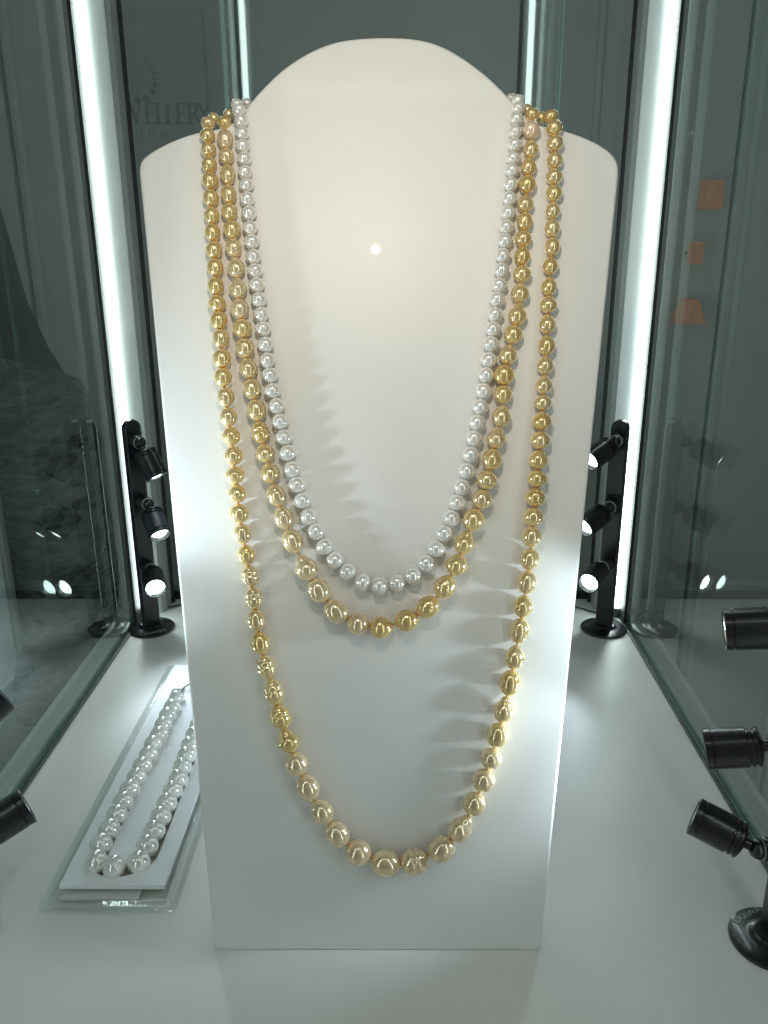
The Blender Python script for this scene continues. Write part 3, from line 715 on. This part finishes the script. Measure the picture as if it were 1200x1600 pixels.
# ------------------------------------------------------------------ overhead lamp
LP = Vector((-0.0215, 0.200, 0.5765)); ld_ = (Vector((-0.005, 0.500, 0.40)) - LP).normalized()
oh = tag(empty('overhead_lamp', (-0.0215, 0.161, TOP)), 'small warm lamp hanging from the bar above the bust', 'lamp')
OO = Vector((-0.0215, 0.161, TOP))
MB().tube([Vector((0, 0, 0.0005)), Vector((0, 0.0, -0.06)), LP - OO - ld_ * 0.03], 0.003, 10).build('stem', M['black'], oh, smooth=True)
mtx = frame(ld_, LP - OO - ld_ * 0.034)
MB().lathe([(0.006, 0.0), (0.012, 0.004), (0.013, 0.008), (0.013, 0.036), (0.0122, 0.036), (0.0105, 0.030)], 36, mtx=mtx, cap1=False).build('lamp_body', M['black'], oh, smooth=True)
MB().lathe([(0.0034, 0.030), (0.0026, 0.0318), (0.0004, 0.0325)], 30, mtx=mtx).build('lens', M['warm_lens'], oh, smooth=True)
ld = bpy.data.lights.new('overhead_beam', 'SPOT'); ld.energy = OVERHEAD; ld.color = (1.0, 0.87, 0.70)
ld.spot_size = R(80); ld.spot_blend = 1.0; ld.shadow_soft_size = 0.0028
lo = bpy.data.objects.new('overhead_beam', ld); link(lo, oh); lo.matrix_local = frame(-ld_, LP - OO + ld_ * 0.003)

# ------------------------------------------------------------------ sign on the hall wall
M['sign'] = plain('sign_panel_grey', (0.70, 0.745, 0.75), 0.55, var=0.04, scale=5)
M['ink'] = plain('sign_ink', (0.52, 0.56, 0.555), 0.6, var=0.06, scale=30)
SY = WALL_Y - 0.014
sg = tag(empty('wall_sign', (-0.38, SY, 0.62)), 'grey sign with crescent of dots over dark lettering, behind the left shoulder', 'sign')
SO = Vector((-0.38, SY, 0.62))
def spart(mb, name, m, **k):
    mb.v = [tuple(Vector(p) - SO) for p in mb.v]
    return mb.build(name, m, sg, **k)
spart(MB().box(-0.485, -0.3185, SY, SY + 0.012, 0.40, 0.7505), 'panel', M['sign'], bevel=0.002)
k_ = WALL_Y / 1.5
DOTS = [(227, 96, 1.6), (232.5, 101, 1.7), (236.5, 106.5, 2.1), (240, 114, 2.6), (241.5, 123, 2.8), (241.5, 133, 3.6), (237.5, 144, 4.2), (228.5, 154, 5.2), (215, 157, 4.8)]
def wall_pt(u, v):
    dx, dz, dy = (u - 621) / 1301, (800 - v) / 1301, 1.0
    y = dz * math.sin(PITCH) + math.cos(PITCH); z = dz * math.cos(PITCH) - math.sin(PITCH)
    k = SY / y
    return dx * k, CAM_H + z * k
for u, v, r in DOTS:
    X, Z = wall_pt(u, v)
    spart(MB().lathe([(r * 0.00112, 0), (r * 0.00112, 0.0012)], 20, mtx=frame((0, -1, 0), (X, SY, Z))), 'dot', M['ink'])
LET = {  # stroke letters: x0 y0 x1 y1 thickness
 'J': [(.30, 0, .30, 1, .15), (.12, 1, .48, 1, .06), (.05, 0, .30, 0, .08)],
 'E': [(.16, 0, .16, 1, .15), (.02, 1, .60, 1, .06), (.02, 0, .64, 0, .06), (.16, .52, .48, .52, .05), (.60, .84, .60, 1, .05), (.64, 0, .64, .2, .05), (.48, .42, .48, .62, .05)],
 'W': [(.08, 1, .30, 0, .13), (.30, 0, .50, .9, .06), (.46, 1, .70, 0, .13), (.70, 0, .92, 1, .06), (.0, 1, .2, 1, .05), (.84, 1, 1.0, 1, .05)],
 'L': [(.16, 0, .16, 1, .15), (.02, 1, .32, 1, .06), (.02, 0, .60, 0, .06), (.60, 0, .60, .22, .05)],
 'R': [(.16, 0, .16, 1, .15), (.02, 1, .42, 1, .06), (.42, 1, .56, .88, .10), (.56, .88, .56, .66, .13), (.56, .66, .42, .52, .10), (.42, .52, .16, .52, .05), (.36, .52, .70, 0, .13), (.02, 0, .32, 0, .05)],
 'Y': [(.06, 1, .36, .46, .13), (.36, .46, .64, 1, .06), (.36, 0, .36, .46, .14), (-.02, 1, .2, 1, .05), (.56, 1, .74, 1, .05), (.22, 0, .5, 0, .05)]}
def letter(ch, u, v, h):
    X, Z = wall_pt(u, v); S = h * SY / 1301 / 0.97
    mb = MB()
    for x0, y0, x1, y1, t in LET[ch]:
        a, b = Vector((x0, y0)), Vector((x1, y1)); dd = (b - a).normalized(); nn = Vector((-dd.y, dd.x)) * t / 2
        q = [a - nn, b - nn, b + nn, a + nn]
        mb.add([(X + p.x * S, SY - 0.0008, Z + p.y * S) for p in q], [(0, 1, 2, 3)])
        mb.add([(X + p.x * S, SY - 0.0008, Z + p.y * S) for p in q] + [(X + p.x * S, SY, Z + p.y * S) for p in q], [(0, 4, 5, 1), (1, 5, 6, 2), (2, 6, 7, 3), (3, 7, 4, 0)])
    spart(mb, 'letter', M['ink'])
for ch, u in zip('JEWELLERY', (160, 175, 194, 226.5, 243.5, 259, 275, 293, 310)):
    letter(ch, u, 193, 25)
random.seed(11)
for k in range(9):
    X, Z = wall_pt(214 + k * 6.4, 214)
    mb = MB(); mb.box(X, X + 0.0016, SY - 0.0006, SY, Z, Z + 0.0095)
    if k % 2: mb.box(X + 0.0016, X + 0.005, SY - 0.0006, SY, Z + (0.008 if k % 4 == 1 else 0), Z + (0.0095 if k % 4 == 1 else 0.0015))
    spart(mb, 'small_mark', M['sign'] if k % 3 == 2 else M['ink'])

# ------------------------------------------------------------------ orange reflections built as added glowing shapes beyond the right glass
def glow(name, color, e):
    m, nt, N, L, b = mat(name)
    n = tex(nt, coords(nt), 60, 4, 0.6)
    L.new(ramp(nt, n.outputs['Fac'], [(0.35, tuple(c * 0.7 for c in color)), (0.7, color)]), b.inputs['Base Color'])
    setp(b, Roughness=0.7, Emission_Color=(*color, 1), Emission_Strength=e)
    return m
M['orange'] = glow('orange_reflection_glow', (0.85, 0.36, 0.18), 0.09)  # emission imitates reflected glows, no real lamps here
def orange_reflection(u, v, wt, wb, h, label):
    X, Z = wall_pt(u, v); Y = WALL_Y - 0.055; s = SY / 1301 / 0.97
    r = tag(empty('orange_reflection', (X, WALL_Y, Z)), label, 'lamp', 'orange reflections built on the wall')
    a, b, hh = wt * s / 2, wb * s / 2, h * s
    mb = MB(); y = -0.055
    vs = [(-b, y - 0.02, 0), (b, y - 0.02, 0), (b, y + 0.03, 0), (-b, y + 0.03, 0), (-a, y - 0.012, hh), (a, y - 0.012, hh), (a, y + 0.022, hh), (-a, y + 0.022, hh)]
    mb.add(vs, [(0, 1, 5, 4), (1, 2, 6, 5), (2, 3, 7, 6), (3, 0, 4, 7), (3, 2, 1, 0), (4, 5, 6, 7)])
    mb.build('patch', M['orange'], r, bevel=0.002)
    MB().tube([(0, -0.003, hh * 0.5), (0, -0.028, hh * 0.5)], 0.003, 8).build('bracket', M['black'], r, smooth=True)
orange_reflection(1097, 328, 25, 21, 37, 'boxy orange reflection shade, highest of the three beyond the right glass')
orange_reflection(1074, 412, 15, 9, 30, 'narrow orange reflection shade, middle of the three beyond the right glass')
orange_reflection(1064, 502, 18, 40, 34, 'flared orange reflection shade, lowest of the three beyond the right glass')

# ------------------------------------------------------------------ pale partition beyond the left glass
pp = tag(empty('partition_panel', (-0.44, 0.55, -1.0)), 'pale upright partition just outside the left glass at the picture edge', 'partition')
MB().box(-0.012, 0.012, -0.33, 0.29, 0.0, 1.45).build('board', M['wall_light'], pp, bevel=0.003)
MB().box(-0.016, 0.016, 0.2903, 0.302, 0.0, 1.45).build('edge_strip', M['flange'], pp, bevel=0.002)

# ------------------------------------------------------------------ person outside the left glass
def knit():
    m, nt, N, L, b = mat('grey_marled_knit')
    v = coords(nt)
    n1 = tex(nt, coords(nt, scale=(45, 45, 120)), 1.0, 6, 0.65)
    n2 = tex(nt, coords(nt, scale=(5, 5, 9)), 1.0, 3, 0.6)
    n1.inputs['Distortion'].default_value = 0.6
    mx = N.new('ShaderNodeMixRGB'); mx.inputs['Fac'].default_value = 0.32
    L.new(n1.outputs['Fac'], mx.inputs['Color1']); L.new(n2.outputs['Fac'], mx.inputs['Color2'])
    L.new(ramp(nt, mx.outputs[0], [(0.40, (0.03, 0.034, 0.04)), (0.62, (0.24, 0.255, 0.26))]), b.inputs['Base Color'])
    setp(b, Roughness=0.95)
    bump(nt, b, mx.outputs[0], 0.8, 0.01)
    return m
M['knit'] = knit()
M['skin'] = plain('skin', (0.55, 0.36, 0.27), 0.5, var=0.05, scale=30)
M['trousers'] = plain('dark_denim', (0.03, 0.035, 0.05), 0.9, var=0.2, scale=200)
def hair_mat():
    m, nt, N, L, b = mat('black_hair')
    n = tex(nt, coords(nt, scale=(160, 160, 6)), 1.0, 4, 0.6)
    L.new(ramp(nt, n.outputs['Fac'], [(0.3, (0.003, 0.003, 0.004)), (0.75, (0.016, 0.014, 0.014))]), b.inputs['Base Color'])
    setp(b, Roughness=0.5); bump(nt, b, n.outputs['Fac'], 0.6, 0.004)
    return m
M['hair'] = hair_mat()
PO = Vector((-0.575, 1.02, -1.0))
person = tag(empty('person', PO), 'person with long dark hair in a grey marled sweater standing beyond the left glass', 'person')
person.rotation_euler = (0, 0, R(-25)); person.scale = (0.96, 0.96, 0.96)
def skin(name, verts, edges, m, parent, sub=2):
    me = bpy.data.meshes.new(name)
    me.from_pydata([v[0] for v in verts], edges, [])
    o = bpy.data.objects.new(name, me); link(o, parent)
    sk = o.modifiers.new('skin', 'SKIN'); sk.use_smooth_shade = True
    lay = me.skin_vertices[0].data
    for i, v in enumerate(verts):
        lay[i].radius = v[1]; lay[i].use_root = (i == 0)
    s = o.modifiers.new('sub', 'SUBSURF'); s.levels = sub; s.render_levels = sub
    me.materials.append(m)
    return o
V = [((0, 0, .86), (.15, .11)), ((0, 0, 1.0), (.135, .10)), ((0, 0, 1.16), (.155, .11)), ((0, 0.005, 1.27), (.13, .085)), ((0, 0.0, 1.335), (.052, .052)), ((0, -.005, 1.40), (.058, .065)),
     ((0, -.01, 1.47), (.073, .09)), ((0, 0, 1.555), (.06, .075)),
     ((.16, 0, 1.26), (.058, .058)), ((.205, .0, 1.02), (.045, .045)), ((.19, -.14, .90), (.034, .034)), ((.15, -.22, .90), (.026, .034)), ((.13, -.29, .90), (.014, .026)),
     ((-.16, 0, 1.26), (.058, .058)), ((-.205, .0, 1.02), (.045, .045)), ((-.20, -.04, .80), (.034, .034)), ((-.20, -.06, .72), (.02, .034)), ((-.20, -.07, .65), (.012, .026)),
     ((.09, 0, .80), (.088, .09)), ((.09, 0, .46), (.058, .06)), ((.09, .02, .10), (.042, .042)), ((.09, -.10, .035), (.036, .03)),
     ((-.09, 0, .80), (.088, .09)), ((-.09, 0, .46), (.058, .06)), ((-.09, .02, .10), (.042, .042)), ((-.09, -.10, .035), (.036, .03))]
E_ = [(0, 1), (1, 2), (2, 3), (3, 4), (4, 5), (5, 6), (6, 7), (3, 8), (8, 9), (9, 10), (10, 11), (11, 12), (3, 13), (13, 14), (14, 15), (15, 16), (16, 17), (0, 18), (18, 19), (19, 20), (20, 21), (0, 22), (22, 23), (23, 24), (24, 25)]
skin('body', V, E_, M['skin'], person)
k = 1.22
SV = [((0, 0, .78), (.17, .13)), ((0, 0, .9), (.165, .125)), ((0, 0, 1.02), (.155, .12)), ((0, 0, 1.16), (.175, .13)), ((0, .005, 1.28), (.135, .10)), ((0, 0, 1.335), (.072, .07)),
      ((.165, 0, 1.255), (.080, .080)), ((.215, 0, 1.02), (.064, .064)), ((.195, -.13, .905), (.05, .05)),
      ((-.165, 0, 1.255), (.080, .080)), ((-.215, 0, 1.02), (.064, .064)), ((-.205, -.04, .82), (.05, .05))]
SE = [(0, 1), (1, 2), (2, 3), (3, 4), (4, 5), (4, 6), (6, 7), (7, 8), (4, 9), (9, 10), (10, 11)]
skin('sweater', SV, SE, M['knit'], person)
TV = [((0, 0, .88), (.158, .118)), ((.092, 0, .78), (.098, .10)), ((.092, 0, .46), (.068, .07)), ((.092, .02, .07), (.055, .055)), ((-.092, 0, .78), (.098, .10)), ((-.092, 0, .46), (.068, .07)), ((-.092, .02, .07), (.055, .055))]
skin('trousers', TV, [(0, 1), (1, 2), (2, 3), (0, 4), (4, 5), (5, 6)], M['trousers'], person)
# long hair: shell falling over the shoulders
mb = MB(); rows = [(1.60, .025, .03, .0), (1.588, .055, .065, .0), (1.56, .080, .095, .004), (1.51, .096, .110, .008), (1.45, .102, .112, .014), (1.38, .112, .112, .02), (1.32, .135, .118, .024), (1.26, .180, .130, .026), (1.21, .215, .140, .022), (1.16, .215, .150, .010), (1.10, .185, .165, .0), (1.00, .170, .170, -.004), (.86, .165, .170, -.006), (.74, .150, .165, -.006), (.70, .11, .14, -.004)]
seg = 48; vs, fs = [], []
for z, a, b, yo in rows:
    for q in range(seg):
        an = 2 * math.pi * q / seg
        w = 1 + 0.09 * noise.noise(Vector((math.cos(an) * 5, math.sin(an) * 5, z * 2)))
        front = max(0.0, -math.sin(an)); open_ = 0.55 * front ** 2 if 1.36 < z < 1.54 else 0.0
        vs.append((a * w * math.cos(an), yo + b * w * (1 - open_) * math.sin(an), z + 0.012 * noise.noise(Vector((an * 3, z * 3, 0)))))
for i in range(len(rows) - 1):
    for q in range(seg):
        q2 = (q + 1) % seg; fs.append((i * seg + q, (i + 1) * seg + q, (i + 1) * seg + q2, i * seg + q2))
fs.append(tuple(range(seg))); fs.append(tuple(reversed(range((len(rows) - 1) * seg, len(rows) * seg))))
mb.add(vs, fs)
hr = mb.build('hair', M['hair'], person, smooth=True, angle=None)
# face
MB().lathe([(0.0002, 0), (0.013, .012), (0.011, .028), (0.004, .045), (0.0002, .05)], 14, mtx=Matrix.Translation((0, -.098, 1.43))).build('nose', M['skin'], person, smooth=True)
for s_ in (-1, 1):
    MB().lathe([(0.0002 + 0.013 * math.sin(R(180 * q / 10)), -0.007 * math.cos(R(180 * q / 10))) for q in range(11)], 16, mtx=Matrix.Translation((s_ * 0.032, -.088, 1.478))).build('eye', M['card'], person, smooth=True)
M['lip'] = plain('lips', (0.42, 0.16, 0.14), 0.4)
MB().box(-.024, .024, -.100, -.090, 1.402, 1.412).build('mouth', M['lip'], person, bevel=0.004)
